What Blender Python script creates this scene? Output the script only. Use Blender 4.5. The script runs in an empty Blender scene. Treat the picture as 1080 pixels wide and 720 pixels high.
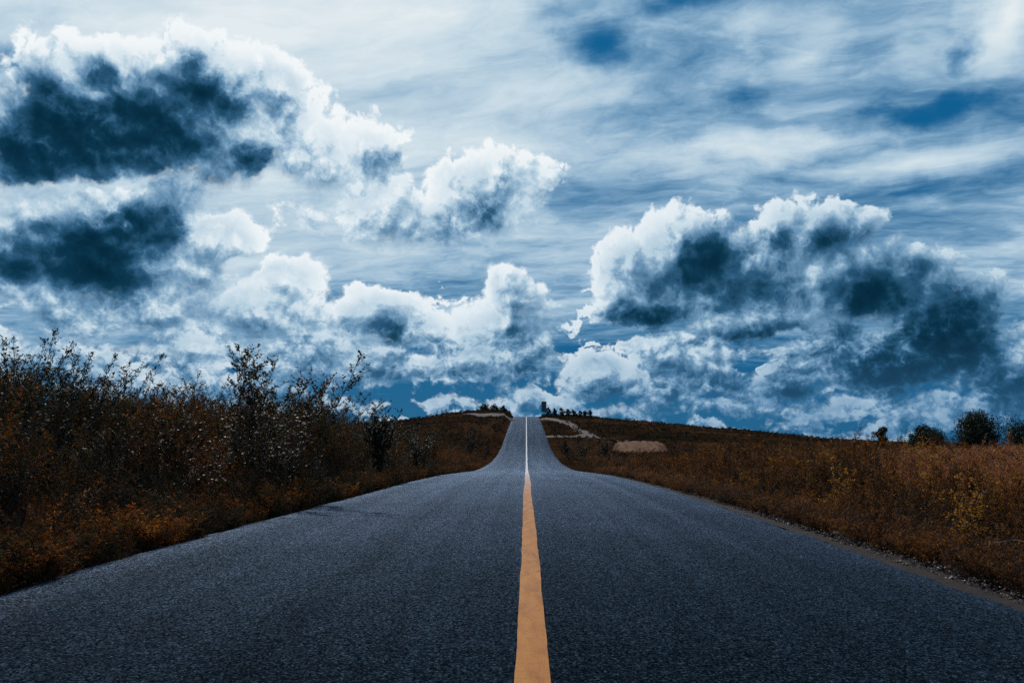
import bpy, math, random
from mathutils import Vector
R = math.radians

# ------------------------------------------------------------------ node helpers
class G:
    """builds shader nodes with short calls; values may be sockets or numbers"""
    def __init__(s, tree): s.t = tree; s.n = tree.nodes; s.l = tree.links
    def put(s, sock, v):
        if isinstance(v, bpy.types.NodeSocket): s.l.new(v, sock)
        elif v is not None:
            sock.default_value = v
    def m(s, op, a, b=None, c=None, clamp=False):
        n = s.n.new('ShaderNodeMath'); n.operation = op; n.use_clamp = clamp
        s.put(n.inputs[0], a)
        if b is not None: s.put(n.inputs[1], b)
        if c is not None: s.put(n.inputs[2], c)
        return n.outputs[0]
    def v(s, op, a, b=None, c=None, scale=None):
        n = s.n.new('ShaderNodeVectorMath'); n.operation = op
        s.put(n.inputs[0], a)
        if b is not None: s.put(n.inputs[1], b)
        if c is not None: s.put(n.inputs[2], c)
        if scale is not None: s.put(n.inputs['Scale'], scale)
        return n.outputs['Value'] if op in ('LENGTH', 'DISTANCE', 'DOT_PRODUCT') else n.outputs[0]
    def xyz(s, x=0., y=0., z=0.):
        n = s.n.new('ShaderNodeCombineXYZ')
        for i, q in enumerate((x, y, z)): s.put(n.inputs[i], q)
        return n.outputs[0]
    def sep(s, v):
        n = s.n.new('ShaderNodeSeparateXYZ'); s.put(n.inputs[0], v); return n.outputs
    def noise(s, v, scale, detail=3., rough=.5, lac=2., dist=0., dim='2D', color=False, typ='FBM'):
        n = s.n.new('ShaderNodeTexNoise'); n.noise_dimensions = dim; n.noise_type = typ
        s.put(n.inputs['Vector'], v); s.put(n.inputs['Scale'], scale); s.put(n.inputs['Detail'], detail)
        s.put(n.inputs['Roughness'], rough); s.put(n.inputs['Lacunarity'], lac); s.put(n.inputs['Distortion'], dist)
        return n.outputs['Color'] if color else n.outputs[0]
    def voro(s, v, scale, detail=0., rough=.5, lac=2., dim='2D', feat='F1', out='Distance', rnd=1.):
        n = s.n.new('ShaderNodeTexVoronoi'); n.voronoi_dimensions = dim; n.feature = feat
        s.put(n.inputs['Vector'], v); s.put(n.inputs['Scale'], scale)
        if 'Detail' in n.inputs: s.put(n.inputs['Detail'], detail); s.put(n.inputs['Roughness'], rough); s.put(n.inputs['Lacunarity'], lac)
        s.put(n.inputs['Randomness'], rnd)
        return n.outputs[out]
    def step(s, x, a, b, lo=0., hi=1., smooth=True):
        n = s.n.new('ShaderNodeMapRange'); n.interpolation_type = 'SMOOTHSTEP' if smooth else 'LINEAR'; n.clamp = True
        s.put(n.inputs[0], x); s.put(n.inputs[1], a); s.put(n.inputs[2], b); s.put(n.inputs[3], lo); s.put(n.inputs[4], hi)
        return n.outputs[0]
    def mix(s, f, a, b, blend='MIX'):
        n = s.n.new('ShaderNodeMix'); n.data_type = 'RGBA'; n.blend_type = blend; n.clamp_factor = True
        s.put(n.inputs[0], f); s.put(n.inputs[6], a); s.put(n.inputs[7], b)
        return n.outputs[2]
    def ramp(s, f, stops, interp='LINEAR'):
        n = s.n.new('ShaderNodeValToRGB'); n.color_ramp.interpolation = interp
        e = n.color_ramp.elements
        while len(e) < len(stops): e.new(0.5)
        for el, (p, c) in zip(e, stops):
            el.position = p; el.color = (*c, 1.) if len(c) == 3 else c
        s.put(n.inputs[0], f); return n.outputs[0]

def srgb(r, g, b):
    f = lambda u: (u/255/12.92) if u/255 <= .04045 else ((u/255+.055)/1.055)**2.4
    return (f(r), f(g), f(b))

SUN_AZ, SUN_EL = -21.0, 40.0        # degrees from the road's direction, and above the horizon

# ------------------------------------------------------------------ the sky
# every entry: azimuth, elevation, half width, half height (degrees), weight
COVER = [(-24.6, 19.3, 3.6, 2.4, 1.30), (-21.4, 22.0, 4.4, 3.6, 1.05), (29.0, 7.4, 2.6, 3.2, 0.90), (22.5, 9.7, 6.4, 3.7, 1.00),
    (17.7, 10.7, 3.7, 3.2, 0.90), (-30.2, 20.4, 5.7, 4.2, 1.20), (-32.1, 20.6, 2.9, 2.7, 1.00), (-28.6, 22.1, 3.4, 2.8, 1.00),
    (-23.2, 23.7, 3.4, 2.8, 1.00), (-25.7, 21.1, 5.9, 4.1, 1.20), (-18.6, 23.0, 4.0, 2.6, 0.95), (-17.6, 21.3, 3.9, 3.7, 0.90),
    (-33.2, 17.6, 3.8, 3.1, 1.10), (-21.9, 18.6, 6.2, 3.0, 0.80), (-15.5, 19.0, 5.0, 3.5, 0.70), (-11.8, 19.5, 4.1, 3.2, 0.55),
    (-10.7, 16.0, 5.1, 3.3, 0.80), (-3.1, 16.9, 6.0, 3.6, 0.90), (-6.9, 14.9, 6.2, 3.0, 0.80), (0.4, 17.2, 2.5, 2.6, 0.60),
    (-15.4, 14.8, 3.3, 1.9, 0.40), (-28.6, 12.1, 6.3, 4.2, 1.30), (-32.6, 11.6, 3.0, 2.9, 1.00), (-24.5, 15.0, 3.2, 2.8, 1.00),
    (-22.0, 13.0, 3.7, 2.8, 0.90), (-22.5, 10.8, 3.6, 1.9, 0.70), (-32.4, 12.8, 3.1, 2.3, 0.80), (-26.2, 8.3, 8.5, 2.8, 0.80),
    (-31.1, 8.0, 4.1, 2.1, 0.80), (-17.2, 10.8, 3.2, 2.2, 0.80), (-19.0, 8.1, 7.5, 2.9, 0.85), (-23.2, 5.7, 5.9, 2.2, 0.70),
    (-15.1, 5.6, 7.1, 2.6, 0.80), (-30.9, 4.7, 4.6, 1.8, 0.70), (-21.3, 3.2, 8.4, 1.9, 0.70), (-28.7, 2.7, 5.4, 1.5, 0.60),
    (-10.7, 8.1, 4.0, 2.6, 0.95), (-10.8, 4.7, 4.0, 2.3, 0.85), (-7.5, 7.4, 3.4, 1.6, 0.70), (-1.0, 9.9, 2.9, 2.2, 0.85),
    (-1.4, 7.5, 4.8, 2.7, 0.90), (-3.8, 5.4, 6.5, 2.3, 0.95), (-7.2, 4.7, 4.7, 1.6, 0.80), (0.4, 5.8, 3.4, 2.0, 0.80),
    (0.1, 2.4, 2.0, 1.0, 0.80), (5.1, 4.1, 3.5, 2.2, 0.95), (3.4, 2.4, 2.3, 1.1, 0.70), (9.8, 5.4, 2.6, 2.4, 0.95),
    (9.1, 3.4, 4.0, 1.5, 0.80), (7.6, 11.4, 3.5, 3.5, 1.00), (11.6, 12.3, 5.0, 3.6, 1.10), (9.2, 9.1, 4.7, 1.7, 0.90),
    (14.8, 10.8, 3.8, 3.3, 0.90), (19.6, 13.1, 4.6, 3.0, 1.00), (22.3, 13.1, 2.9, 2.1, 0.80), (16.0, 7.8, 6.0, 1.7, 0.95),
    (20.1, 9.9, 3.6, 3.2, 1.00), (25.3, 9.2, 5.0, 3.4, 1.10), (27.0, 5.7, 4.8, 3.7, 1.40), (24.0, 4.3, 6.2, 2.1, 1.20),
    (29.6, 8.8, 2.3, 2.3, 0.80), (12.7, 4.6, 3.5, 2.3, 0.90), (17.7, 3.0, 3.7, 1.7, 1.00), (30.3, 4.1, 3.0, 2.8, 0.95),
    (27.6, 1.6, 5.7, 1.1, 0.80), (20.4, 1.6, 4.7, 1.0, 0.75), (14.3, 2.0, 4.4, 1.0, 0.75), (7.1, 1.6, 4.0, 0.7, 0.60)]

DARK = [(-24.6, 19.3, 3.0, 1.8, 0.90), (-29.0, 18.3, 6.6, 2.3, 0.95), (-22.4, 21.9, 3.1, 1.8, 0.60), (-30.4, 18.9, 6.2, 3.3, 1.05),
    (-26.8, 20.5, 5.8, 2.9, 0.90), (-23.0, 22.2, 4.0, 2.0, 0.75), (-32.9, 17.3, 3.8, 2.3, 0.90), (-23.7, 24.3, 1.5, 1.1, 0.65),
    (-32.6, 20.6, 2.2, 1.5, 0.70), (-29.1, 22.5, 1.9, 1.0, 0.55), (-26.1, 18.7, 5.2, 2.4, 0.70), (-19.6, 18.4, 1.9, 1.5, 0.55),
    (-10.3, 18.9, 2.1, 1.4, 0.25), (-6.9, 15.5, 1.9, 1.2, 0.40), (-3.5, 16.4, 2.1, 1.5, 0.42), (-29.4, 11.1, 5.1, 2.9, 1.05),
    (-27.0, 13.2, 4.0, 2.4, 0.95), (-33.0, 9.9, 2.5, 1.7, 0.60), (-24.7, 14.5, 2.0, 1.5, 0.60), (-31.3, 12.4, 2.1, 1.5, 0.60),
    (-10.0, 7.7, 2.7, 1.5, 0.50), (-12.8, 7.5, 1.6, 1.1, 0.40), (-1.0, 7.4, 1.5, 0.8, 0.42), (-6.0, 6.4, 1.9, 0.8, 0.30),
    (-10.8, 4.2, 2.9, 1.2, 0.35), (0.3, 4.3, 2.0, 1.0, 0.30), (-3.8, 4.1, 4.1, 0.8, 0.25), (13.6, 12.1, 4.0, 3.1, 0.78),
    (11.6, 10.3, 3.9, 2.3, 0.60), (16.4, 9.8, 2.3, 1.8, 0.50), (8.5, 8.5, 4.4, 0.8, 0.80), (14.5, 10.2, 3.8, 2.6, 0.50),
    (20.8, 13.0, 3.4, 1.5, 0.42), (17.8, 12.9, 1.9, 1.5, 0.40), (23.3, 9.1, 3.2, 2.2, 0.70), (27.3, 5.7, 4.5, 3.0, 1.10),
    (24.2, 4.5, 5.9, 2.2, 1.00), (28.7, 7.4, 2.6, 2.1, 0.60), (21.8, 6.6, 2.3, 1.6, 0.50), (25.9, 10.3, 2.7, 1.2, 0.35),
    (15.7, 6.9, 4.4, 0.5, 0.35), (17.9, 2.8, 2.7, 1.1, 0.65), (30.8, 2.9, 2.2, 2.0, 0.45), (12.7, 3.5, 2.6, 0.9, 0.30),
    (5.8, 2.9, 2.7, 0.8, 0.28), (9.8, 3.7, 2.6, 0.9, 0.25)]

HOLES = [(-20.2, 11.0, 1.9, 1.0, 0.80), (-7.3, 5.5, 1.4, 0.9, 0.70), (-6.8, 2.9, 5.1, 0.7, 1.00), (2.9, 6.3, 1.4, 0.8, 0.70),
    (0.1, 4.4, 1.0, 0.7, 0.50), (-26.9, 6.0, 1.4, 1.0, 0.80), (16.0, 4.7, 2.1, 0.4, 0.90), (-33.1, 6.9, 1.2, 0.8, 0.60),
    (-20.3, 4.4, 1.3, 0.6, 0.50), (6.8, 7.1, 4.7, 0.9, 0.70), (5.8, 2.0, 2.0, 0.5, 0.40)]
VEIL = [(-12.4, 30.3, 20.9, 8.4, 1.00), (0.4, 24.9, 15.7, 4.3, 0.60), (0.4, 20.5, 23.3, 2.6, 0.70), (6.0, 19.4, 13.9, 1.9, 0.70),
    (14.8, 19.3, 15.0, 1.6, 1.40), (27.4, 17.3, 9.2, 1.3, 1.10), (14.3, 24.1, 8.0, 2.4, 0.60), (20.8, 24.5, 3.7, 3.4, 0.60),
    (-27.7, 25.9, 10.4, 2.2, 0.40), (-17.4, 15.3, 21.9, 5.7, 0.50), (17.1, 27.3, 6.5, 1.7, 0.50), (31.9, 24.3, 3.0, 3.4, 1.50),
    (4.5, 11.9, 8.2, 4.0, 0.40)]
GAPS = [(5.1, 26.9, 4.3, 2.0, 1.20), (2.6, 29.0, 4.3, 1.2, 0.60), (15.9, 22.3, 3.2, 1.4, 0.50), (25.9, 19.9, 6.2, 1.0, 1.10),
    (28.9, 20.1, 2.7, 1.2, 1.00), (29.9, 22.8, 1.4, 1.4, 0.90), (23.2, 24.1, 3.0, 1.0, 0.40), (-34.2, 22.0, 2.5, 1.4, 1.00),
    (26.2, 15.4, 8.9, 0.9, 0.50), (10.4, 28.9, 4.2, 0.8, 0.60)]
LIGHT = [(25.4, 5.0, 1.3, 0.8, 0.75), (20.5, 4.0, 1.8, 0.8, 0.60), (20.3, 8.3, 2.0, 1.4, 0.60), (19.3, 11.7, 1.5, 1.3, 0.60),
    (28.3, 9.7, 2.1, 0.9, 0.40), (23.2, 7.5, 1.0, 0.5, 0.40), (-29.0, 21.3, 1.9, 0.6, 0.70), (-27.8, 22.2, 0.8, 0.9, 0.50),
    (-26.3, 10.5, 1.7, 0.5, 0.30)]
THIN = [(-15.6, 20.5, 8.0, 5.0, 1.00), (-10.1, 16.4, 7.5, 3.9, 0.90), (-1.7, 15.3, 6.3, 4.0, 0.90), (-20.4, 13.2, 4.3, 3.8, 1.00),
    (-17.2, 9.5, 7.7, 4.6, 0.90), (-24.4, 5.9, 8.1, 3.1, 0.70), (-5.1, 5.1, 8.9, 4.1, 0.80), (5.8, 3.7, 6.1, 3.4, 0.70),
    (12.4, 4.6, 3.9, 2.7, 0.60), (10.0, 13.0, 4.0, 4.0, 0.30), (-18.3, 23.3, 3.9, 3.0, 0.80), (30.4, 4.9, 3.0, 3.5, 0.60),
    (22.1, 1.6, 11.5, 1.9, 0.60)]



def blob_field(g, p, blobs, k=.12):
    acc = None
    for az, el, ra, re, w in blobs:
        q = g.v('MULTIPLY_ADD', p, (10./ra, 10./re, 0.), (-az/ra, -el/re, 0.))
        d = g.v('LENGTH', q)
        f = g.m('MULTIPLY_ADD', d, -w, w)
        acc = f if acc is None else g.m('SMOOTH_MAX', acc, f, k)
    return acc

def cloud_group(fine_detail=True):
    t = bpy.data.node_groups.new('cumulus_field', 'ShaderNodeTree')
    t.interface.new_socket('p', in_out='INPUT', socket_type='NodeSocketVector')
    for o in ('cover', 'depth', 'relief'): t.interface.new_socket(o, in_out='OUTPUT', socket_type='NodeSocketFloat')
    g = G(t); i = t.nodes.new('NodeGroupInput'); o = t.nodes.new('NodeGroupOutput')
    p = i.outputs[0]
    # warp: large billows push the outlines about
    w1 = g.v('SUBTRACT', g.noise(p, 2.6, 5., .6, color=True), (.5, .5, .5))
    pw = g.v('MULTIPLY_ADD', w1, (.26, .22, 0.), p)
    big = g.noise(pw, 2.2, 8. if fine_detail else 3., .55)
    # cauliflower: inverted cell noise, warped so that the cells do not show
    el = g.sep(p)[1]
    if fine_detail:
        w2 = g.v('SUBTRACT', g.noise(p, 5.5, 3., .6, color=True), (.5, .5, .5))
        pc = g.v('MULTIPLY_ADD', w2, (.16, .16, 0.), p)
        cells = g.n.new('ShaderNodeMix'); cells.data_type = 'FLOAT'
        g.put(cells.inputs[0], g.step(el, .35, 1.35)); g.put(cells.inputs[2], g.voro(g.v('MULTIPLY', pc, (1., 1.25, 1.)), 9.5, 3., .55, 2.1)); g.put(cells.inputs[3], g.voro(pc, 4.2, 4., .55, 2.1))
        puff = g.m('SUBTRACT', 1., cells.outputs[0])
        fine = g.noise(pc, 14., 6., .62)
        det = g.m('ADD', g.m('MULTIPLY_ADD', puff, .52, -.26), g.m('MULTIPLY_ADD', fine, .28, -.14))
        rel = g.m('MULTIPLY_ADD', g.m('SUBTRACT', big, .5), 1.35, det)
    else:
        rel = g.m('MULTIPLY', g.m('SUBTRACT', big, .5), 1.35)
    # small heaped clouds lying in rows low over the horizon
    rows = g.noise(g.v('MULTIPLY', pw, (1., 1.9, 1.)), 2.7, 4., .55)
    low = g.m('MULTIPLY', g.step(el, 1.5, .7), g.m('MULTIPLY_ADD', rows, 2.6, -.98))
    low = g.m('SUBTRACT', low, g.step(el, .7, 1.6, 0., .8))
    c = g.m('ADD', blob_field(g, pw, COVER), .09)
    c = g.m('SMOOTH_MAX', c, low, .15)
    h = blob_field(g, pw, HOLES)
    c = g.m('SUBTRACT', c, g.m('MAXIMUM', h, 0.))
    c = g.m('MULTIPLY_ADD', rel, .5, c)
    g.l.new(c, o.inputs['cover'])
    d = blob_field(g, pw, DARK, .12)
    d = g.m('ADD', d, .06)
    d = g.m('SUBTRACT', d, g.m('MAXIMUM', blob_field(g, pw, LIGHT, .1), 0.))
    d = g.m('MULTIPLY_ADD', rel, .55, d)
    g.l.new(d, o.inputs['depth'])
    g.l.new(rel, o.inputs['relief'])
    return t

def build_world():
    w = bpy.data.worlds.new('World'); bpy.context.scene.world = w; w.use_nodes = True
    t = w.node_tree; t.nodes.clear(); g = G(t)
    out = t.nodes.new('ShaderNodeOutputWorld'); bg = t.nodes.new('ShaderNodeBackground')
    STR = .1; bg.inputs[1].default_value = STR
    tc = t.nodes.new('ShaderNodeTexCoord'); d = g.v('NORMALIZE', tc.outputs['Generated'])
    x, y, z = g.sep(d)
    hyp = g.m('SQRT', g.m('ADD', g.m('MULTIPLY', x, x), g.m('ADD', g.m('MULTIPLY', y, y), 1e-6)))
    az = g.m('MULTIPLY', g.m('ARCSINE', g.m('DIVIDE', x, hyp)), 180/math.pi/10)
    el = g.m('MULTIPLY', g.m('ARCSINE', z), 180/math.pi/10)
    p = g.xyz(az, el, 0.)
    # clear sky
    sky = t.nodes.new('ShaderNodeTexSky'); sky.sky_type = 'NISHITA'; sky.sun_disc = False
    sky.sun_elevation = R(SUN_EL); sky.sun_rotation = R(SUN_AZ)
    sky.air_density = 1.0; sky.dust_density = .2; sky.ozone_density = 4.0; sky.altitude = 300
    clear = g.mix(1., sky.outputs[0], (.30, .62, .80, 1.), 'MULTIPLY')
    blue = tuple(q/STR for q in srgb(6, 88, 136))
    blue_up = tuple(q/STR for q in srgb(10, 94, 144))
    deep = g.mix(g.step(el, .3, 3.), (*blue, 1.), (*blue_up, 1.))
    clear = g.mix(.94, clear, deep)
    # glow round the sun's place behind the veil
    sd = Vector((math.sin(R(SUN_AZ))*math.cos(R(SUN_EL)), math.cos(R(SUN_AZ))*math.cos(R(SUN_EL)), math.sin(R(SUN_EL))))
    near = g.v('DOT_PRODUCT', d, tuple(sd))
    glow = g.step(near, .78, 1.0)
    # high veil on a flat layer overhead: streaks that converge with distance
    inv = g.m('DIVIDE', 1., g.m('ADD', g.m('MAXIMUM', z, 0.), .10))
    flat = g.v('SCALE', d, scale=inv)
    fx, fy, fz = g.sep(flat)
    fl = g.xyz(g.m('MULTIPLY_ADD', fy, .35, fx), fy, 0.)
    wv = g.v('SUBTRACT', g.noise(fl, 1.1, 4., .6, color=True), (.5, .5, .5))
    fl2 = g.v('MULTIPLY_ADD', wv, (.5, .35, 0.), fl)
    veil = g.noise(g.v('MULTIPLY', fl2, (.8, 1.35, 1.)), 1.0, 10., .62)
    ripple = g.noise(g.v('MULTIPLY', fl2, (1.2, 2.1, 1.)), 3.2, 8., .66)
    pwarp = g.v('MULTIPLY_ADD', g.v('SUBTRACT', g.noise(p, 1.3, 5., .6, color=True), (.5, .5, .5)), (.7, .22, 0.), p)
    patch = g.m('MAXIMUM', blob_field(g, pwarp, VEIL, .3), 0.)
    gap = g.m('MAXIMUM', blob_field(g, pwarp, GAPS, .2), 0.)
    vv = g.m('ADD', g.m('MULTIPLY_ADD', veil, 2.1, -1.05), g.m('MULTIPLY_ADD', ripple, .85, -.425))
    vv = g.m('ADD', g.m('ADD', vv, .50), g.m('MULTIPLY', patch, .62))
    vv = g.m('SUBTRACT', vv, g.m('MULTIPLY', gap, .72))
    vv = g.m('ADD', vv, g.m('MULTIPLY', glow, .55))
    vv = g.m('SUBTRACT', vv, g.step(el, .8, .1, 0., 1.0))
    va = g.step(vv, -.2, .75)
    vcol = g.ramp(g.step(vv, .0, 1.5, smooth=False), [(0., srgb(92, 148, 186)), (.35, srgb(136, 174, 203)), (.7, srgb(196, 216, 228)), (1., srgb(226, 235, 239))])
    vcol = g.v('SCALE', vcol, scale=1/STR)
    c1 = g.mix(va, clear, vcol)
    # heaped clouds
    grp, soft = cloud_group(), cloud_group(False)
    def field(pp, tree=grp):
        n = t.nodes.new('ShaderNodeGroup'); n.node_tree = tree; g.put(n.inputs[0], pp); return n.outputs
    tox = g.m('SUBTRACT', SUN_AZ/10, az); toy = g.m('SUBTRACT', SUN_EL/10, el)
    to = g.v('NORMALIZE', g.xyz(tox, toy, 0.))
    f0 = field(p)
    f1 = field(g.v('MULTIPLY_ADD', to, (.07, .07, 0.), p))
    f2 = field(g.v('MULTIPLY_ADD', to, (.22, .22, 0.), p), soft)
    # light that gets through from the sun's side, and through the cloud towards us
    up1 = g.m('SUBTRACT', f1['cover'], f0['cover'])
    under = g.step(g.m('SUBTRACT', f2['cover'], f0['cover']), -.1, .45)
    a = g.step(f0['cover'], .0, g.m('MULTIPLY_ADD', under, .42, .13))
    a = g.m('MAXIMUM', a, g.step(f0['depth'], -.12, .16))
    path = g.m('ADD', g.m('MULTIPLY', g.m('MAXIMUM', f1['cover'], 0.), .35), g.m('MULTIPLY', g.m('MAXIMUM', f2['cover'], 0.), .8))
    dk = g.m('ADD', g.m('MULTIPLY', g.step(f0['depth'], -.12, .75), 1.45), g.m('MULTIPLY', g.step(f1['depth'], -.1, .7), .55))
    dk = g.m('MULTIPLY', dk, g.m('MAXIMUM', g.m('MULTIPLY_ADD', g.m('SUBTRACT', f1['relief'], f0['relief']), 1.0, 1.), .5))
    tau = g.m('ADD', g.m('MULTIPLY', path, .78), dk)
    tau = g.m('ADD', tau, g.m('MULTIPLY', up1, 1.2))
    tau = g.m('ADD', tau, g.m('MULTIPLY_ADD', g.m('SUBTRACT', f1['relief'], f0['relief']), .45, .1))
    tau = g.m('SUBTRACT', tau, g.m('MULTIPLY', g.m('MAXIMUM', blob_field(g, p, THIN, .2), 0.), .62))
    tau = g.m('ADD', g.m('MAXIMUM', tau, .04), g.m('MULTIPLY', g.m('MAXIMUM', g.m('SUBTRACT', .25, f0['relief']), 0.), g.step(f0['cover'], .12, .6, 0., .6)))
    lum = g.m('EXPONENT', g.m('MULTIPLY', g.m('MAXIMUM', tau, 0.), -.86))
    lum = g.m('MULTIPLY', lum, g.step(el, .05, 1.3, .93, 1.))
    lum = g.m('MULTIPLY', lum, g.step(near, .55, .95, .80, 1.04))
    ccol = g.ramp(lum, [(0., srgb(3, 34, 52)), (.10, srgb(14, 56, 80)), (.25, srgb(48, 94, 128)), (.45, srgb(112, 152, 184)), (.68, srgb(178, 204, 221)), (.88, srgb(218, 231, 239)), (1., srgb(241, 246, 248))])
    ccol = g.v('SCALE', ccol, scale=1/STR)
    # distance: low clouds take on the blue of the air
    far = g.step(el, .75, -.05, 0., .35)
    ccol = g.mix(far, ccol, (*[q/STR for q in srgb(62, 118, 165)], 1.))
    c2 = g.mix(a, c1, ccol)
    ground = (.25, .22, .2, 1.)
    c3 = g.mix(g.step(z, -.02, -.005), ground, c2)
    g.l.new(c3, bg.inputs[0]); g.l.new(bg.outputs[0], out.inputs[0])
    w.cycles.sampling_method = 'MANUAL'; w.cycles.sample_map_resolution = 512

# ------------------------------------------------------------------ small tools
import numpy as np
SC = bpy.context.scene
COL = SC.collection
DOWN = np.array((0., 0., -1.))

def tag(o, label=None, cat=None, group=None, kind=None):
    if label: o['label'] = label
    if cat: o['category'] = cat
    if group: o['group'] = group
    if kind: o['kind'] = kind
    return o
def link(name, me, mat=None, parent=None, loc=None):
    o = bpy.data.objects.new(name, me); COL.objects.link(o)
    if mat is not None and me is not None:
        for m in (mat if isinstance(mat, (list, tuple)) else [mat]): me.materials.append(m)
    if parent is not None: o.parent = parent
    if loc is not None: o.location = loc
    return o
def soup(name, quads, tint=None, mats=None):
    """quads (n,4,3) -> mesh of loose quads with a per-vertex 'tint' and material index"""
    n = len(quads); me = bpy.data.meshes.new(name)
    me.vertices.add(n*4); me.vertices.foreach_set('co', np.ascontiguousarray(quads, dtype=np.float32).ravel())
    me.loops.add(n*4); me.loops.foreach_set('vertex_index', np.arange(n*4, dtype=np.int32))
    me.polygons.add(n); me.polygons.foreach_set('loop_start', np.arange(0, n*4, 4, dtype=np.int32))
    if mats is not None: me.polygons.foreach_set('material_index', np.asarray(mats, dtype=np.int32))
    if tint is not None:
        a = me.attributes.new('tint', 'FLOAT', 'POINT'); a.data.foreach_set('value', np.repeat(tint, 4).astype(np.float32))
    me.update(calc_edges=True); return me
def grid_mesh(name, P, smooth=True):
    """P (rows, cols, 3) -> sheet"""
    r, c, _ = P.shape; me = bpy.data.meshes.new(name)
    i = np.arange((r-1)*c).reshape(r-1, c)[:, :-1]
    F = np.stack([i, i+1, i+c+1, i+c], -1).reshape(-1, 4); n = len(F)
    me.vertices.add(r*c); me.vertices.foreach_set('co', P.astype(np.float32).ravel())
    me.loops.add(n*4); me.loops.foreach_set('vertex_index', F.astype(np.int32).ravel())
    me.polygons.add(n); me.polygons.foreach_set('loop_start', np.arange(0, n*4, 4, dtype=np.int32))
    if smooth: me.polygons.foreach_set('use_smooth', np.ones(n, dtype=bool))
    me.update(calc_edges=True); return me
def unit(v): return v/(np.linalg.norm(v, axis=-1, keepdims=True)+1e-9)
def wav(x, y, s, seed=0):
    """cheap smooth noise from sines, about -1..1"""
    r = np.random.RandomState(seed); o = 0.
    for k in range(5):
        a = r.uniform(0, 6.28); f = r.uniform(.6, 1.7)/s; o = o+np.sin((x*np.cos(a)+y*np.sin(a))*f*6.28+r.uniform(0, 6.28))
    return o/3.2

# ------------------------------------------------------------------ the lie of the land
RY = np.array([-40., -10., 0., 8., 14.5, 22., 30., 43., 57., 70., 82., 95., 114., 132., 150., 180., 215., 235., 255., 320., 600., 1500., 4000.])
RZ = np.array([0., 0., 0., -.03, -.10, -.25, -.47, -.97, -1.50, -1.77, -1.88, -1.75, -1.15, -.05, 1.18, 3.0, 4.85, 5.6, 5.9, 4.5, -12., -45., -140.])
def _mono(x, y):
    h = np.diff(x); dl = np.diff(y)/h; m = np.zeros(len(x)); m[1:-1] = np.where(dl[:-1]*dl[1:] > 0, 2*dl[:-1]*dl[1:]/(dl[:-1]+dl[1:]+1e-12), 0); m[0] = dl[0]; m[-1] = dl[-1]
    return h, m
_H, _M = _mono(RY, RZ)
def road_z(y):
    y = np.asarray(y, float); i = np.clip(np.searchsorted(RY, y)-1, 0, len(_H)-1); t = (y-RY[i])/_H[i]; h = _H[i]
    return (2*t**3-3*t*t+1)*RZ[i]+(t**3-2*t*t+t)*h*_M[i]+(3*t*t-2*t**3)*RZ[i+1]+(t**3-t*t)*h*_M[i+1]
def left_edge(y): return 3.66+.46*np.clip((18.-np.asarray(y, float))/11., 0, 1)     # the asphalt widens a little on the left near the camera
CX = np.array([-4000., -400., -120., -60., -33., -21., -12., -5.4, -3.9, 3.8, 5., 17., 38., 61., 90., 120., 200., 500., 4000.])
CZ = np.array([-60., -14., -6., -3., -.75, 1.05, 2.0, 1.55, -.06, -.06, .35, .05, -1.9, -3.7, -6.6, -8., -11., -20., -60.])
NX = np.array([-4000., -200., -60., -25., -9., -6.5, -5.1, -4.2, 3.55, 4.4, 6., 9., 20., 60., 200., 4000.])
NZ = np.array([-20., -3., 1.0, 1.0, .78, .60, .24, -.08, -.05, -.10, -.12, -.15, -.05, .55, -1., -40.])
def ground(x, y):
    x = np.asarray(x, float); y = np.asarray(y, float)
    t = np.clip((y-72.)/(214.-72.), 0, 1); b = t*t*(3-2*t)
    near, far = np.interp(x, NX, NZ), np.interp(x, CX, CZ)
    away = np.clip((np.abs(x)-4.)/6., 0, 1)
    bump = away*(wav(x, y, 9., 3)*.12+wav(x, y, 28., 5)*.25*np.clip(y/60., 0, 1))
    return road_z(y)+near*(1-b)+far*b+bump

# ------------------------------------------------------------------ materials
def new_mat(name):
    m = bpy.data.materials.new(name); m.use_nodes = True; t = m.node_tree; t.nodes.clear(); g = G(t)
    out = t.nodes.new('ShaderNodeOutputMaterial'); b = t.nodes.new('ShaderNodeBsdfPrincipled')
    t.links.new(b.outputs[0], out.inputs[0]); return m, g, b, out
def attr(g, name):
    n = g.n.new('ShaderNodeAttribute'); n.attribute_name = name; return n.outputs['Fac']
def objpos(g): return g.n.new('ShaderNodeTexCoord').outputs['Object']
def bump(g, b, h, dist, strength=1.):
    n = g.n.new('ShaderNodeBump'); n.inputs['Distance'].default_value = dist; n.inputs['Strength'].default_value = strength
    g.l.new(h, n.inputs['Height']); g.l.new(n.outputs[0], b.inputs['Normal'])

def leaf_mat(name, stops, rough=.38, trans=.28, spec=.5):
    m, g, b, out = new_mat(name)
    col = g.ramp(attr(g, 'tint'), stops)
    g.put(b.inputs['Base Color'], col); b.inputs['Roughness'].default_value = rough; b.inputs['Specular IOR Level'].default_value = spec
    tr = g.n.new('ShaderNodeBsdfTranslucent'); g.put(tr.inputs[0], g.mix(1., col, (1.5, 1.15, .55, 1.), 'MULTIPLY'))
    mx = g.n.new('ShaderNodeMixShader'); mx.inputs[0].default_value = trans
    g.l.new(b.outputs[0], mx.inputs[1]); g.l.new(tr.outputs[0], mx.inputs[2]); g.l.new(mx.outputs[0], out.inputs[0])
    return m
def wood_mat(name, c):
    m, g, b, out = new_mat(name)
    f = g.noise(objpos(g), 30., 4., .6, dim='3D')
    g.put(b.inputs['Base Color'], g.ramp(f, [(.3, tuple(q*.6 for q in c)), (.7, tuple(q*1.3 for q in c))])); b.inputs['Roughness'].default_value = .8
    return m
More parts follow.
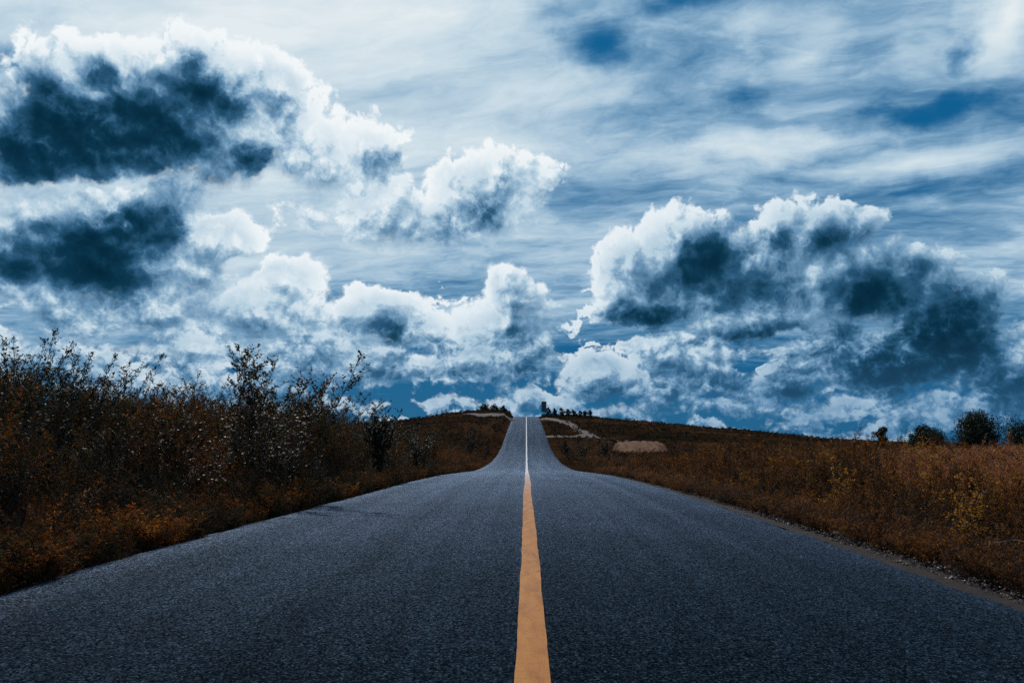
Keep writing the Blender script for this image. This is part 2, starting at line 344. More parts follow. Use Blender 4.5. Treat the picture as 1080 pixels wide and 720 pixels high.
LEAF_LEFT = leaf_mat('autumn_leaves', [(0., (.006, .011, .008)), (.25, (.026, .024, .011)), (.45, (.066, .036, .013)), (.62, (.105, .036, .011)), (.8, (.18, .055, .011)), (1., (.32, .15, .03))], rough=.7, trans=.5, spec=.05)
LEAF_GLINT = leaf_mat('glinting_leaves', [(0., (.006, .010, .007)), (.3, (.018, .018, .009)), (.6, (.06, .03, .011)), (1., (.2, .09, .02))], rough=.55, trans=.45, spec=.24)
LEAF_RIGHT = leaf_mat('meadow_leaves', [(0., (.006, .009, .007)), (.22, (.022, .014, .009)), (.45, (.080, .033, .012)), (.65, (.165, .062, .017)), (.82, (.26, .12, .026)), (1., (.40, .25, .05))], rough=.65, spec=.1, trans=.48)
LEAF_SHINY = leaf_mat('glossy_leaves', [(0., (.006, .010, .007)), (.35, (.016, .019, .010)), (.6, (.036, .026, .012)), (.8, (.075, .032, .012)), (1., (.22, .10, .02))], rough=.5, trans=.42, spec=.24)
LEAF_DARK = leaf_mat('dark_leaves', [(0., (.008, .014, .010)), (.5, (.022, .03, .016)), (.8, (.05, .04, .018)), (1., (.10, .05, .02))], rough=.6, trans=.2, spec=.12)
LEAF_HEATH = leaf_mat('heath_leaves', [(0., (.006, .008, .006)), (.3, (.014, .012, .008)), (.55, (.03, .018, .010)), (.8, (.06, .03, .014)), (1., (.10, .05, .02))], rough=.8, trans=.15, spec=.1)
LEAF_PINK = leaf_mat('dry_grass_heads', [(0., (.09, .04, .026)), (.5, (.25, .115, .075)), (1., (.46, .27, .19))], rough=.7, trans=.5, spec=.1)
STEM = wood_mat('weed_stems', (.045, .026, .016))
STEM_PALE = wood_mat('dry_stems', (.17, .13, .10))
BARK = wood_mat('bark', (.04, .03, .022))

def asphalt_mat():
    m, g, b, out = new_mat('asphalt')
    p = objpos(g); q = g.v('MULTIPLY', p, (1., 1., 0.))
    wob = g.v('MULTIPLY_ADD', g.v('SUBTRACT', g.noise(q, 60., 2., .5, color=True), (.5, .5, .5)), (.008, .008, 0.), q)
    stone = g.voro(wob, 92., out='Distance'); sid = g.sep(g.voro(wob, 92., out='Color'))
    fine = g.noise(q, 230., 3., .6)
    h = g.m('ADD', g.m('MULTIPLY', g.step(stone, .55, .1), g.m('MULTIPLY_ADD', sid[0], .8, .3)), g.m('MULTIPLY', fine, .35))
    big = g.noise(q, .55, 5., .6); x, y, z = g.sep(p)
    # two polished wheel paths in each lane, long faint streaks
    streak = g.noise(g.v('MULTIPLY', q, (2.4, .02, 1.)), 1., 5., .6)
    tone = g.m('ADD', g.m('MULTIPLY_ADD', big, .5, .72), g.m('MULTIPLY_ADD', streak, .75, -.375))
    base = g.ramp(g.m('MULTIPLY_ADD', sid[1], .75, g.m('MULTIPLY', fine, .3)), [(0., (.001, .003, .005)), (.48, (.003, .007, .010)), (.74, (.010, .020, .028)), (.9, (.05, .078, .10)), (1., (.30, .38, .43))])
    edge = g.m('ABSOLUTE', x); dust = g.m('MULTIPLY', g.step(edge, 2.9, 3.5), g.step(g.noise(q, 1.6, 5., .65), .4, .7))
    col = g.v('SCALE', base, scale=tone)
    col = g.mix(g.m('MULTIPLY', dust, .45), col, (.035, .03, .028, 1.))
    # the odd crack and darker patch of binder
    crk = g.voro(g.v('MULTIPLY_ADD', g.v('SUBTRACT', g.noise(q, 1.3, 5., .65, color=True), (.5, .5, .5)), (.9, .9, 0.), q), .23, feat='DISTANCE_TO_EDGE')
    cf = g.m('MULTIPLY', g.step(crk, .004, .001), g.step(g.noise(q, .12, 2., .5), .5, .62))
    col = g.mix(g.m('MULTIPLY', cf, .8), col, (.001, .0015, .002, 1.))
    df = g.n.new('ShaderNodeBsdfDiffuse'); g.put(df.inputs[0], col); df.inputs['Roughness'].default_value = .6
    gl = g.n.new('ShaderNodeBsdfGlossy'); gl.inputs['Roughness'].default_value = .58
    g.put(gl.inputs[0], g.v('SCALE', (.48, .62, .86), scale=g.m('MULTIPLY', g.m('MULTIPLY_ADD', g.m('POWER', sid[2], 3.), 2.3, .18), g.m('MULTIPLY_ADD', tone, .9, .1))))
    lw = g.n.new('ShaderNodeLayerWeight'); lw.inputs[0].default_value = .5
    fac = g.m('MULTIPLY_ADD', g.m('POWER', lw.outputs['Facing'], 11.), .20, .003)
    bn = g.n.new('ShaderNodeBump'); bn.inputs['Distance'].default_value = .009; bn.inputs['Strength'].default_value = .6; g.l.new(h, bn.inputs['Height'])
    g.l.new(bn.outputs[0], df.inputs['Normal']); g.l.new(bn.outputs[0], gl.inputs['Normal'])
    mx = g.n.new('ShaderNodeMixShader'); g.put(mx.inputs[0], fac); g.l.new(df.outputs[0], mx.inputs[1]); g.l.new(gl.outputs[0], mx.inputs[2]); g.l.new(mx.outputs[0], out.inputs[0])
    g.n.remove(b)
    return m
def paint_mat():
    m, g, b, out = new_mat('road_paint')
    p = objpos(g); q = g.v('MULTIPLY', p, (1., 1., 0.)); x, y, z = g.sep(p)
    grit = g.noise(q, 150., 3., .65); wear = g.noise(g.v('MULTIPLY', q, (9., 2.2, 1.)), 1., 6., .65)
    # hairline cracks across the line
    cr = g.voro(g.v('MULTIPLY', g.v('MULTIPLY_ADD', g.v('SUBTRACT', g.noise(q, 5., 3., .6, color=True), (.5, .5, .5)), (.3, .06, 0.), q), (.8, 4.2, 1.)), 1., feat='DISTANCE_TO_EDGE')
    yel = g.ramp(wear, [(.25, (.28, .078, .005)), (.5, (.43, .137, .012)), (.8, (.50, .185, .022))])
    yel = g.mix(g.m('MULTIPLY', g.step(g.m('MULTIPLY_ADD', wear, .25, grit), .58, .44), .6), yel, (.12, .07, .04, 1.))
    yel = g.mix(g.m('MULTIPLY', g.step(cr, .012, .0), g.step(wear, .45, .6)), yel, (.06, .04, .03, 1.))
    col = g.mix(g.step(g.m('MULTIPLY_ADD', wear, 12., y), 16., 54.), yel, (.62, .56, .55, 1.))       # the yellow blends to nearly white farther along the road
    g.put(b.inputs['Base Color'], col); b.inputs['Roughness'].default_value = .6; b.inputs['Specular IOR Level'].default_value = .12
    bump(g, b, g.m('ADD', grit, g.m('MULTIPLY', wear, .5)), .003, .6)
    return m
def ground_mat():
    m, g, b, out = new_mat('dry_heath')
    p = objpos(g); q = g.v('MULTIPLY', p, (1., 1., 0.))
    a = g.noise(q, .06, 6., .6); c = g.noise(q, .6, 6., .65); f = g.noise(q, 6., 5., .7)
    v = g.m('ADD', g.m('MULTIPLY', a, .75), g.m('ADD', g.m('MULTIPLY', c, .25), g.m('MULTIPLY', f, .2)))
    col = g.ramp(v, [(.36, (.007, .007, .005)), (.48, (.014, .010, .006)), (.58, (.028, .014, .007)), (.68, (.05, .023, .011)), (.8, (.08, .04, .02))])
    g.put(b.inputs['Base Color'], col); b.inputs['Roughness'].default_value = 1.; b.inputs['Specular IOR Level'].default_value = .0
    bump(g, b, g.m('ADD', c, f), .25, .8)
    return m
def soil_mat(name, c, s=1.):
    m, g, b, out = new_mat(name)
    p = objpos(g); n = g.noise(p, 1.6*s, 7., .65, dim='3D'); f = g.noise(p, 22.*s, 4., .7, dim='3D')
    col = g.ramp(g.m('ADD', g.m('MULTIPLY', n, .7), g.m('MULTIPLY', f, .3)), [(.3, tuple(q*.45 for q in c)), (.5, c), (.72, tuple(min(1, q*1.45) for q in c))])
    g.put(b.inputs['Base Color'], col); b.inputs['Roughness'].default_value = .95; b.inputs['Specular IOR Level'].default_value = .2
    bump(g, b, g.m('ADD', n, f), .08/s, .9)
    return m
def metal_mat(name, c, rough=.5, metallic=.6):
    m, g, b, out = new_mat(name)
    n = g.noise(objpos(g), 4., 5., .6, dim='3D')
    g.put(b.inputs['Base Color'], g.ramp(n, [(.3, tuple(q*.75 for q in c)), (.7, tuple(q*1.2 for q in c))])); b.inputs['Roughness'].default_value = rough; b.inputs['Metallic'].default_value = metallic
    return m
def stone_mat():
    m, g, b, out = new_mat('pale_stone')
    n = g.noise(objpos(g), 9., 5., .6, dim='3D')
    g.put(b.inputs['Base Color'], g.ramp(n, [(.3, (.16, .13, .12)), (.55, (.34, .29, .27)), (.75, (.55, .50, .48))])); b.inputs['Roughness'].default_value = .9
    return m

# ------------------------------------------------------------------ ground, road, marking
def axis(*seg):
    out = []
    for a, b, s in seg: out += list(np.arange(a, b, s))
    return np.array(out+[seg[-1][1]])
gx = axis((-3800, -600, 400), (-600, -140, 40), (-140, -30, 3.5), (-30, -8, 1.), (-8, -3.8, .35), (-3.8, 3.8, .95), (3.8, 8, .35), (8, 30, 1.), (30, 140, 3.5), (140, 600, 40), (600, 3800, 400))
gy = axis((-120, -30, 10), (-30, 100, 1.), (100, 270, 1.7), (270, 600, 12), (600, 3800, 200))
X, Y = np.meshgrid(gx, gy)
Z = ground(X, Y)
inroad = (X < 3.7) & (X > -left_edge(Y)-.05) & (Y < 420)
Z = np.where(inroad, road_z(Y)-.10, Z)
tag(link('ground', grid_mesh('ground', np.stack([X, Y, Z], -1)), ground_mat()), 'brown heath ground rolling up to the low hill crest', 'ground', kind='structure')

ry = axis((-20, 70, .35), (70, 300, 1.), (300, 420, 6.))
rw = np.array([-1., -.92, -.8, -.5, -.2, -.02, .02, .2, .5, .8, .92, 1.])
el_ = left_edge(ry)+.05*wav(ry, ry*0, 3., 11)+.04*wav(ry, ry*0, .9, 12); er_ = 3.46+.04*wav(ry, ry*0, 2.4, 13)+.03*wav(ry, ry*0, .8, 14)+.03*wav(ry, ry*0, 1.1, 15)
RX = np.where(rw[None] < 0, rw[None]*el_[:, None], rw[None]*er_[:, None])
RYY = np.repeat(ry[:, None], len(rw), 1)
def road_surf(x, y): return road_z(y)+.03-.010*np.abs(x)**1.0*.5
RZZ = road_surf(RX, RYY); RZZ[:, 0] -= .06; RZZ[:, -1] -= .06
tag(link('road', grid_mesh('road', np.stack([RX, RYY, RZZ], -1)), asphalt_mat()), 'straight dark asphalt country road dipping and climbing to the crest', 'road', kind='structure')
ly = axis((-20, 60, .12), (60, 300, .8))
wl = .083+.004*wav(ly, ly*0, 1.3, 21)+.0015*wav(ly, ly*0, .2, 22); wr = .083+.004*wav(ly, ly*0, 1.4, 23)+.0015*wav(ly, ly*0, .23, 24)
off = .010*wav(ly, ly*0, 9., 25)
LX = np.stack([off-wl, off-wl*.3, off+wr*.3, off+wr], 1); LY = np.repeat(ly[:, None], 4, 1)
LZ = road_surf(LX, LY)+.005+np.where(LY > 45, .01, 0.)
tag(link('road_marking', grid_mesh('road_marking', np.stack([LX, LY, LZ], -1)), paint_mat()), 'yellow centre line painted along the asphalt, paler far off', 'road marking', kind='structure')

def strip(pts, w, name, mat, label, lift=.15, n=60, seed=1):
    pts = np.array(pts, float); d = np.r_[0, np.cumsum(np.linalg.norm(np.diff(pts, axis=0), axis=1))]
    s = np.linspace(0, d[-1], n); x = np.interp(s, d, pts[:, 0]); y = np.interp(s, d, pts[:, 1]); ww = np.interp(s, d, np.broadcast_to(w, len(pts)))
    tx, ty = np.gradient(x), np.gradient(y); L = np.hypot(tx, ty); nx, ny = -ty/L, tx/L
    k = np.array([-1, -.6, 0, .6, 1.]); jit = 1+.55*wav(s[:, None]+k*7, s[:, None]*0+k*3, 9., seed)
    SX = x[:, None]+nx[:, None]*k*ww[:, None]*.5*jit; SY = y[:, None]+ny[:, None]*k*ww[:, None]*.5*jit
    SZ = ground(SX, SY)+lift*(1-np.abs(k)**4*1.3)
    return tag(link(name, grid_mesh(name, np.stack([SX, SY, SZ], -1)), mat), label, 'dirt track', kind='structure')
PINK_SOIL = soil_mat('pale_soil', (.135, .098, .090))
TRACKS = [([(-3.8, 201), (-6, 193), (-9, 187), (-13, 184)], 6., 'pale bare track leaving the crest road on its left side'),
    ([(3.6, 207), (5.6, 197), (8, 187), (9.4, 176), (9.8, 162), (10., 148), (11., 139), (13., 133)], [5., 4.5, 3., 2.4, 2., 2.2, 2.4, 1.2], 'pale winding track running down from the crest road on its right side'),
    ([(3.6, 139), (6., 137.5), (8.5, 138), (10.2, 141)], 2.6, 'short pale track joining the climb to the winding track'),
    ([(12.8, 136), (14.5, 134.5), (17., 133)], 1.6, 'thin pale streak of bare soil beyond the winding track')]
for i, (pts, w, lab) in enumerate(TRACKS): strip(pts, w, 'dirt_track', PINK_SOIL, lab, seed=80+i)
def track_near(x, y):
    for pts, w, lab in TRACKS:
        p = np.array(pts, float); a, d = p[:-1], np.diff(p, axis=0); t = np.clip(((np.array([x, y])-a)*d).sum(1)/(d*d).sum(1), 0, 1)
        if np.min(np.hypot(*(a+d*t[:, None]-[x, y]).T)) < np.max(w)*.5+2.2: return True
    return False
# gravelly verge beside the asphalt
vy = axis((-5, 60, .25), (60, 120, 1.)); vx = np.array([0, .08, .16, .25, .36])
VX = 3.36+vx[None]*(1+.35*wav(vy, vy*0, 2.2, 31)[:, None])*np.clip(1.25-vy/26., .12, 1)[:, None]; VY = np.repeat(vy[:, None], 5, 1)
VZ = road_z(VY)+np.array([-.03, .0, .0, -.02, -.11])[None]+.012*wav(VX*3, VY*3, .7, 33)
tag(link('verge', grid_mesh('verge', np.stack([VX, VY, VZ], -1)), soil_mat('verge_soil', (.040, .026, .022), 5.)), 'narrow strip of reddish grit along the asphalt', 'verge', kind='structure')

# ------------------------------------------------------------------ plants
def leaf_quads(P, D, N, L, W):
    D = unit(D); S = unit(np.cross(D, N)); L = L[:, None]; W = W[:, None]
    mid = P+D*L*.45
    return np.stack([P, mid+S*W*.5, P+D*L, mid-S*W*.5], 1)
def tube_quads(pts, r0, r1, sides=3):
    pts = np.asarray(pts); n = len(pts); t = unit(np.gradient(pts, axis=0)); a = unit(np.cross(t, np.array([.3, .9, .2]))); b = np.cross(t, a)
    r = np.linspace(r0, r1, n)[:, None]; ang = np.arange(sides)*2*np.pi/sides
    ring = [pts+(a*np.cos(q)+b*np.sin(q))*r for q in ang]
    out = []
    for k in range(sides):
        A, B = ring[k], ring[(k+1) % sides]
        out.append(np.stack([A[:-1], B[:-1], B[1:], A[1:]], 1))
    return np.concatenate(out)
def plant(seed, H=1.5, stems=5, spread=.5, lean=(0, 0), branches=10, blen=.35, leaf=(.04, .018), per=10, start=.15, plume=0., tint=(.4, .2), r=.008, sides=3, up=.8, base=.12, segs=6):
    """stems with side twigs and leaves: returns leaf quads, leaf tints, stem quads"""
    g = np.random.RandomState(seed); LQ, LT, SQ = [], [], []
    for s in range(stems):
        h = H*g.uniform(.62, 1.) if s else H
        a = g.uniform(0, 6.28); b0 = np.array([np.cos(a), np.sin(a), 0])*base*g.uniform(.2, 1)
        out = np.array([np.cos(a), np.sin(a), 0])*spread*g.uniform(.3, 1); ln = np.array([lean[0], lean[1], 0.])
        tt = np.linspace(0, 1, segs); wob = g.normal(0, .02*h, (segs, 3))*tt[:, None]
        pts = b0+np.outer(tt, [0, 0, h])+np.outer(tt**1.4, out)*h+np.outer(tt**2, ln)*h+wob
        SQ.append(tube_quads(pts, r, r*.25, sides))
        nb = max(1, int(branches*g.uniform(.8, 1.2)))
        T = start+(1-start)*np.sort(g.uniform(0, 1, nb))**.8
        for t in T:
            p0 = np.array([np.interp(t, tt, pts[:, k]) for k in range(3)])
            az = g.uniform(0, 6.28); l = blen*(1.15-.75*t)*g.uniform(.5, 1.2)*(h/H)
            d = unit(np.array([np.cos(az), np.sin(az), up*g.uniform(.5, 1.4)])+ln*.8)
            q = np.linspace(0, 1, 3); bp = p0+np.outer(q, d*l)+np.outer(q**2, [0, 0, .10*l])
            SQ.append(tube_quads(bp, r*.4, r*.15, sides))
            m = max(2, int(per*g.uniform(.7, 1.3))); u = g.uniform(.1, 1.02, m)
            P = p0+np.outer(u, d*l)+np.outer(u**2, [0, 0, .10*l]); A = g.uniform(0, 6.28, m)
            D = d*.5+np.stack([np.cos(A), np.sin(A), g.uniform(-.5, .6, m)], 1)*.8
            N = unit(np.stack([g.normal(0, .55, m), g.normal(0, .55, m), np.ones(m)], 1)); sz = g.uniform(.6, 1.25, m)
            LQ.append(leaf_quads(P, D, N, leaf[0]*sz, leaf[1]*sz)); LT.append(np.clip(g.normal(tint[0], tint[1]*.6, m)+g.normal(0, tint[1]*.5), 0, 1))
        if plume > 0:
            m = int(46*plume); u = g.uniform(.72, 1.04, m)
            P = np.stack([np.interp(np.minimum(u, 1), tt, pts[:, k]) for k in range(3)], 1)+g.normal(0, .016, (m, 3))
            D = unit(pts[-1]-pts[-2])*.9+g.normal(0, .45, (m, 3)); N = unit(g.normal(0, 1, (m, 3)))
            LQ.append(leaf_quads(P, D, N, g.uniform(.025, .05, m), g.uniform(.008, .016, m))); LT.append(np.clip(g.normal(tint[0]*.6, .12, m), 0, 1))
    return np.concatenate(LQ), np.concatenate(LT), np.concatenate(SQ)
def put(pl, x, y, z, rz, s, shift=0., sz=1.):
    lq, lt, sq = pl; c, n = math.cos(rz), math.sin(rz); M = np.array([[c, n, 0], [-n, c, 0], [0, 0, sz]])*s; o = np.array([x, y, z])
    return lq@M+o, np.clip(lt+shift, 0, 1), sq@M+o
def scatter(name, protos, spots, mats, label, cat, kind='stuff'):
    Q, T, I = [], [], []
    for (k, x, y, z, rz, s, sh, sz) in spots:
        lq, lt, sq = put(protos[k], x, y, z, rz, s, sh, sz)
        Q += [lq, sq]; T += [lt, np.zeros(len(sq))]; gl = 2 if len(mats) > 2 and k in (1, 3) and wav(np.array(x), np.array(y), 3., 66) > .15 else 0; I += [np.full(len(lq), gl), np.ones(len(sq), int)]
    me = soup(name, np.concatenate(Q), np.concatenate(T), np.concatenate(I))
    return tag(link(name, me, mats), label, cat, kind=kind)
def shrub(name, pl, x, y, label, cat, lm, sm=None, rz=0., group=None, dz=-.03, parts=('foliage', 'stem')):
    e = link(name, None, loc=(x, y, float(ground(x, y))+dz)); e.rotation_euler.z = rz
    tag(e, label, cat, group)
    link(parts[0], soup(parts[0], pl[0], pl[1]), lm, e); link(parts[1], soup(parts[1], pl[2], np.zeros(len(pl[2]))), sm or STEM, e)
    return e
rng = np.random.RandomState(7)
def gz(x, y): return float(ground(x, y))-.04

# left bank: leafy weeds up to head height, low red ones spilling on to the asphalt
PL = [plant(1, 1.35, 6, .34, (.10, -.02), 13, .36, (.042, .019), 11, .12, .5, (.40, .22)),
      plant(2, 1.25, 7, .42, (.08, 0), 12, .34, (.034, .016), 13, .08, 0, (.55, .22)),
      plant(3, 1.55, 5, .25, (.14, 0), 13, .30, (.045, .015), 10, .20, 1.3, (.30, .2)),
      plant(4, 1.20, 7, .45, (.05, 0), 12, .36, (.038, .022), 13, .05, 0, (.42, .25)),
      plant(5, .50, 8, .75, (0, 0), 9, .22, (.034, .016), 11, .05, 0, (.66, .2), r=.005),
      plant(6, .42, 9, .85, (0, 0), 8, .2, (.05, .010), 9, .02, 0, (.55, .25), r=.004)]
PF = [plant(11, 1.4, 4, .3, (.1, 0), 7, .4, (.07, .03), 8, .1, .4, (.4, .2), segs=4), plant(12, 1.2, 5, .4, (.05, 0), 7, .4, (.065, .03), 8, .06, 0, (.56, .2), segs=4), plant(13, .5, 6, .7, (0, 0), 6, .25, (.06, .025), 7, .05, 0, (.62, .2), segs=3)]
spots = []
def clump(x, y, s, seed): return float(wav(np.array(x), np.array(y), s, seed))
for i in range(3000):
    y = rng.uniform(1.5, 44); u = rng.uniform(.0, 1)**1.25*9.5; x = -float(left_edge(y))-.12-u
    if u > .3+.3*rng.uniform():
        k = rng.choice([0, 1, 2, 3], p=[.34, .24, .16, .26]); s = rng.uniform(.68, 1.14)*min(1.07, .36+.28*u)*(1+.18*clump(x, y, 2.6, 61))
    else:
        k = rng.choice([4, 5]); s = rng.uniform(.7, 1.25)
    if u > 5 and rng.uniform() < .35: continue
    cc = clump(x, y, 3.4, 41); sh = .30*cc+rng.normal(0, .07)-.06
    if clump(x, y, 1.7, 62) < -.75: continue
    if k > 3: sh -= .10+.12*min(1, max(0, (y-9)/8))
    spots.append((k, x, y, gz(x, y), rng.uniform(0, 6.28), s, sh, rng.uniform(.9, 1.1)))
for i in range(420):            # front fringe
    y = 3.+rng.uniform(0, 1)**1.3*40; x = -float(left_edge(y))+.04-abs(rng.normal(0, .28)); k = rng.choice([4, 5])
    spots.append((k, x, y, gz(x, y), rng.uniform(0, 6.28), rng.uniform(.5, 1.0), -.12-.16*min(1, max(0, (y-9)/8))+.30*clump(x, y, 2.5, 43)+rng.normal(0, .08), 1.))
scatter('weed_bank', PL, spots, [LEAF_LEFT, STEM, LEAF_GLINT], 'tangled red brown autumn weeds growing up the bank along the asphalt', 'weeds')
spots = []
for i in range(900):
    y = rng.uniform(40, 135); u = rng.uniform(0, 1)**1.2*16; x = -3.9-u
    if y > 70 and u > 6 and rng.uniform() < .5: continue
    k = 2 if (u < .7 or y > 90 and rng.uniform() < .7) else rng.choice([0, 1]); s = rng.uniform(.7, 1.15)*(.75 if y > 75 else 1.)
    spots.append((k, x, y, gz(x, y), rng.uniform(0, 6.28), s, .18*clump(x, y, 8., 44)+rng.normal(0, .05), 1.))
scatter('far_weeds', PF, spots, [LEAF_LEFT, STEM], 'low brown weeds following the asphalt down into the dip', 'weeds')

# right meadow: knee to waist high, rusty with yellow tops
PR = [plant(21, 1.02, 7, .30, (.03, 0), 10, .24, (.036, .013), 11, .15, .7, (.45, .2), r=.005),
      plant(22, .95, 8, .35, (.03, 0), 10, .24, (.034, .015), 12, .12, .4, (.58, .2), r=.005),
      plant(23, 1.08, 6, .25, (.05, 0), 10, .22, (.032, .012), 11, .25, 1.2, (.40, .2), r=.005),
      plant(24, .85, 8, .42, (0, 0), 10, .25, (.04, .014), 11, .08, 0, (.32, .22), r=.005),
      plant(25, .40, 9, .75, (0, 0), 8, .18, (.032, .013), 10, .04, 0, (.42, .2), r=.004),
      plant(26, .34, 10, .85, (0, 0), 7, .16, (.05, .007), 9, .02, 0, (.40, .22), r=.003)]
spots = []
for i in range(3300):
    y = rng.uniform(2.2, 46); u = rng.uniform(0, 1)**1.15*15; x = 4.1+u
    if x > .75*y+4: continue
    lim = .40+.20*u+.1*clump(x, y, 3., 46)
    if u > .7:
        k = rng.choice([0, 1, 2, 3], p=[.3, .3, .2, .2]); s = rng.uniform(.66, 1.2)*min(1.05, .48+.28*u)*(1+.26*clump(x, y, 2.2, 63))
    else: k = rng.choice([4, 5]); s = rng.uniform(.7, 1.2)
    if clump(x, y, 1.6, 64) < -.6: continue
    if u > 6 and rng.uniform() < .3: continue
    spots.append((k, x, y, gz(x, y), rng.uniform(0, 6.28), s, .26*clump(x, y, 4., 47)+rng.normal(0, .08)+.05*(u-3)/6+.05, rng.uniform(.9, 1.1)))
for i in range(1100):
    y = 3.+rng.uniform(0, 1)*40; x = 3.55+.45*np.clip(.75-y/26., .0, 1)+abs(rng.normal(0, .22)); k = rng.choice([4, 5])
    spots.append((k, x, y, gz(x, y), rng.uniform(0, 6.28), rng.uniform(.4, .95), .2*clump(x, y, 2.5, 48)+rng.normal(0, .05), 1.))
scatter('meadow', PR, spots, [LEAF_RIGHT, STEM], 'waist high rusty brown meadow weeds beside the gritty verge', 'weeds')
PQ = [plant(31, 1.0, 5, .3, (.03, 0), 6, .3, (.06, .025), 8, .1, .6, (.5, .2), segs=4), plant(32, .9, 6, .4, (0, 0), 6, .3, (.06, .028), 8, .06, 0, (.40, .2), segs=4)]
spots = []
for i in range(2300):
    y = 40+rng.uniform(0, 1)**1.2*85; u = rng.uniform(0, 1)**1.2*60; x = 4.2+u
    if x > .7*y+5: continue
    if y > 80 and rng.uniform() < .35: continue
    k = rng.choice([0, 1]); s = rng.uniform(.7, 1.1)*(.6 if u < .8 else 1)
    spots.append((k, x, y, gz(x, y), rng.uniform(0, 6.28), s, .2*clump(x, y, 9., 49)+rng.normal(0, .05), 1.))
scatter('far_meadow', PQ, spots, [LEAF_RIGHT, STEM], 'rusty meadow weeds stretching away towards the dark trees', 'weeds')
# pale seeding grass at the right of the meadow
PG = [plant(35, .98, 11, .30, (.10, 0), 5, .16, (.05, .006), 8, .55, 1.1, (.6, .3), r=.003), plant(36, .9, 12, .36, (.06, 0), 5, .14, (.05, .006), 8, .5, 1.0, (.55, .3), r=.003)]
spots = []
for i in range(1100):
    y = rng.uniform(9, 34); x = (.36+.34*rng.uniform()**.6)*y
    if rng.uniform() > (x/y-.36)/.16: continue
    if x < 6.2 or clump(x, y, 6., 50) < -.55: continue
    k = rng.choice([0, 1]); spots.append((k, x, y, gz(x, y), rng.uniform(0, 6.28), rng.uniform(.85, 1.18), rng.normal(0, .1), 1.))
scatter('grass', PG, spots, [LEAF_PINK, STEM], 'pinkish dry seeding grass rising over the rusty weeds', 'grass')
# rough heath on the hill
PH = [plant(38, .38, 5, .8, (0, 0), 4, .35, (.13, .06), 8, .05, 0, (.35, .12), segs=3), plant(39, .26, 5, 1.0, (0, 0), 4, .35, (.13, .05), 8, .05, 0, (.5, .12), segs=3)]
spots = []
for i in range(5200):
    y = rng.uniform(85, 262); x = rng.uniform(-1, 1)*rng.uniform(4.5, .62*y)
    if abs(x) < 4.6: continue
    if y > 180 and (track_near(x, y)): continue
    k = rng.choice([0, 1]); spots.append((k, x, y, gz(x, y), rng.uniform(0, 6.28), rng.uniform(.6, 1.5), -.05+.38*clump(x, y, 22., 51)+rng.normal(0, .08), 1.))
for i in range(260):
    a = rng.uniform(0, 6.28); x = 14.3+3.2*math.cos(a)*rng.uniform(.8, 1.15); y = 99+rng.uniform(-6.2, -3.0) if i % 2 else 99+6*math.sin(a)
    spots.append((i % 2, x, y, gz(x, y)+.05, rng.uniform(0, 6.28), rng.uniform(.6, 1.5), rng.normal(.1, .1), 1.))
scatter('heath', PH, spots, [LEAF_HEATH, STEM], 'patchy dark heath covering the hill slopes', 'heath')

# ------------------------------------------------------------------ plants one can point at
tall = plant(101, 2.62, 18, .30, (.15, -.05), 24, .72, (.058, .034), 22, .10, 0, (.45, .22), r=.014, sides=5, up=.75, base=.85)
shrub('tall_shrub', tall, -4.85, 14.9, 'tallest leafy shrub on the left bank, slender twigs leaning over towards the asphalt', 'shrub', LEAF_SHINY)
shrub('tall_shrub', plant(102, 1.8, 14, .40, (.15, 0), 18, .48, (.050, .028), 16, .1, 0, (.55, .2), r=.008, sides=5, base=.9), -4.9, 12.6, 'bushy shiny leaved shrub just in front of the tallest leaning shrub', 'shrub', LEAF_SHINY)
shrub('shrub', plant(103, 2.2, 26, .42, (.10, 0), 20, .5, (.06, .036), 17, .04, 1., (.16, .16), r=.01), -4.45, 24., 'dark green plumed shrub beside the asphalt before the bend into the dip', 'shrub', LEAF_DARK)
shrub('shrub', plant(104, 1.9, 18, .42, (.1, 0), 18, .45, (.055, .03), 14, .05, 0, (.3, .2), r=.01), -4.2, 31.5, 'low grey green shrub with glinting leaves, last one before the dip', 'shrub', LEAF_SHINY)
shrub('weed', plant(105, 2.5, 5, .12, (.10, 0), 14, .30, (.035, .014), 10, .2, 1.6, (.3, .2), r=.007), -5.6, 26., 'feathery pale plumed weed standing behind the dark green shrub', 'weed', LEAF_LEFT)
shrub('shrub', plant(107, 1.95, 14, .3, (.14, 0), 16, .45, (.05, .03), 15, .05, .6, (.3, .2), r=.009), -5.2, 19.5, 'rounded brown shrub between the tallest leaning shrub and the dark green plumed one', 'shrub', LEAF_LEFT)
shrub('shrub', plant(108, 1.9, 14, .34, (.1, 0), 16, .45, (.055, .032), 15, .05, .4, (.2, .2), r=.009), -5.3, 36., 'dark shrub standing back from the road behind the glinting grey green one', 'shrub', LEAF_DARK)
for i, (x, y, H, m, lab) in enumerate([(-5.7, 22.4, 2.1, LEAF_LEFT, 'rusty shrub right behind the rounded brown one'), (-6.2, 27.2, 2.25, LEAF_DARK, 'dark shrub rising over the bank behind the dark green plumed one'), (-5.3, 28.6, 1.9, LEAF_SHINY, 'glinting shrub between the dark green plumed one and the low grey green one'), (-7.3, 24.5, 2.3, LEAF_LEFT, 'brown shrub highest on the bank, left of the feathery pale plumed weed'), (-5.9, 17.6, 1.95, LEAF_DARK, 'dark shrub directly behind the tallest leaning shrub'), (-5.2, 41., 2.0, LEAF_LEFT, 'last rusty shrub before the left hill slope')]):
    shrub('shrub', plant(170+i, H, 20, .42, (.1, 0), 16, .45, (.055, .032), 15, .04, .5, (.40, .2), r=.008, base=.8), x, y, lab, 'shrub', m)
hd = 'tall feathery weeds against the clouds'
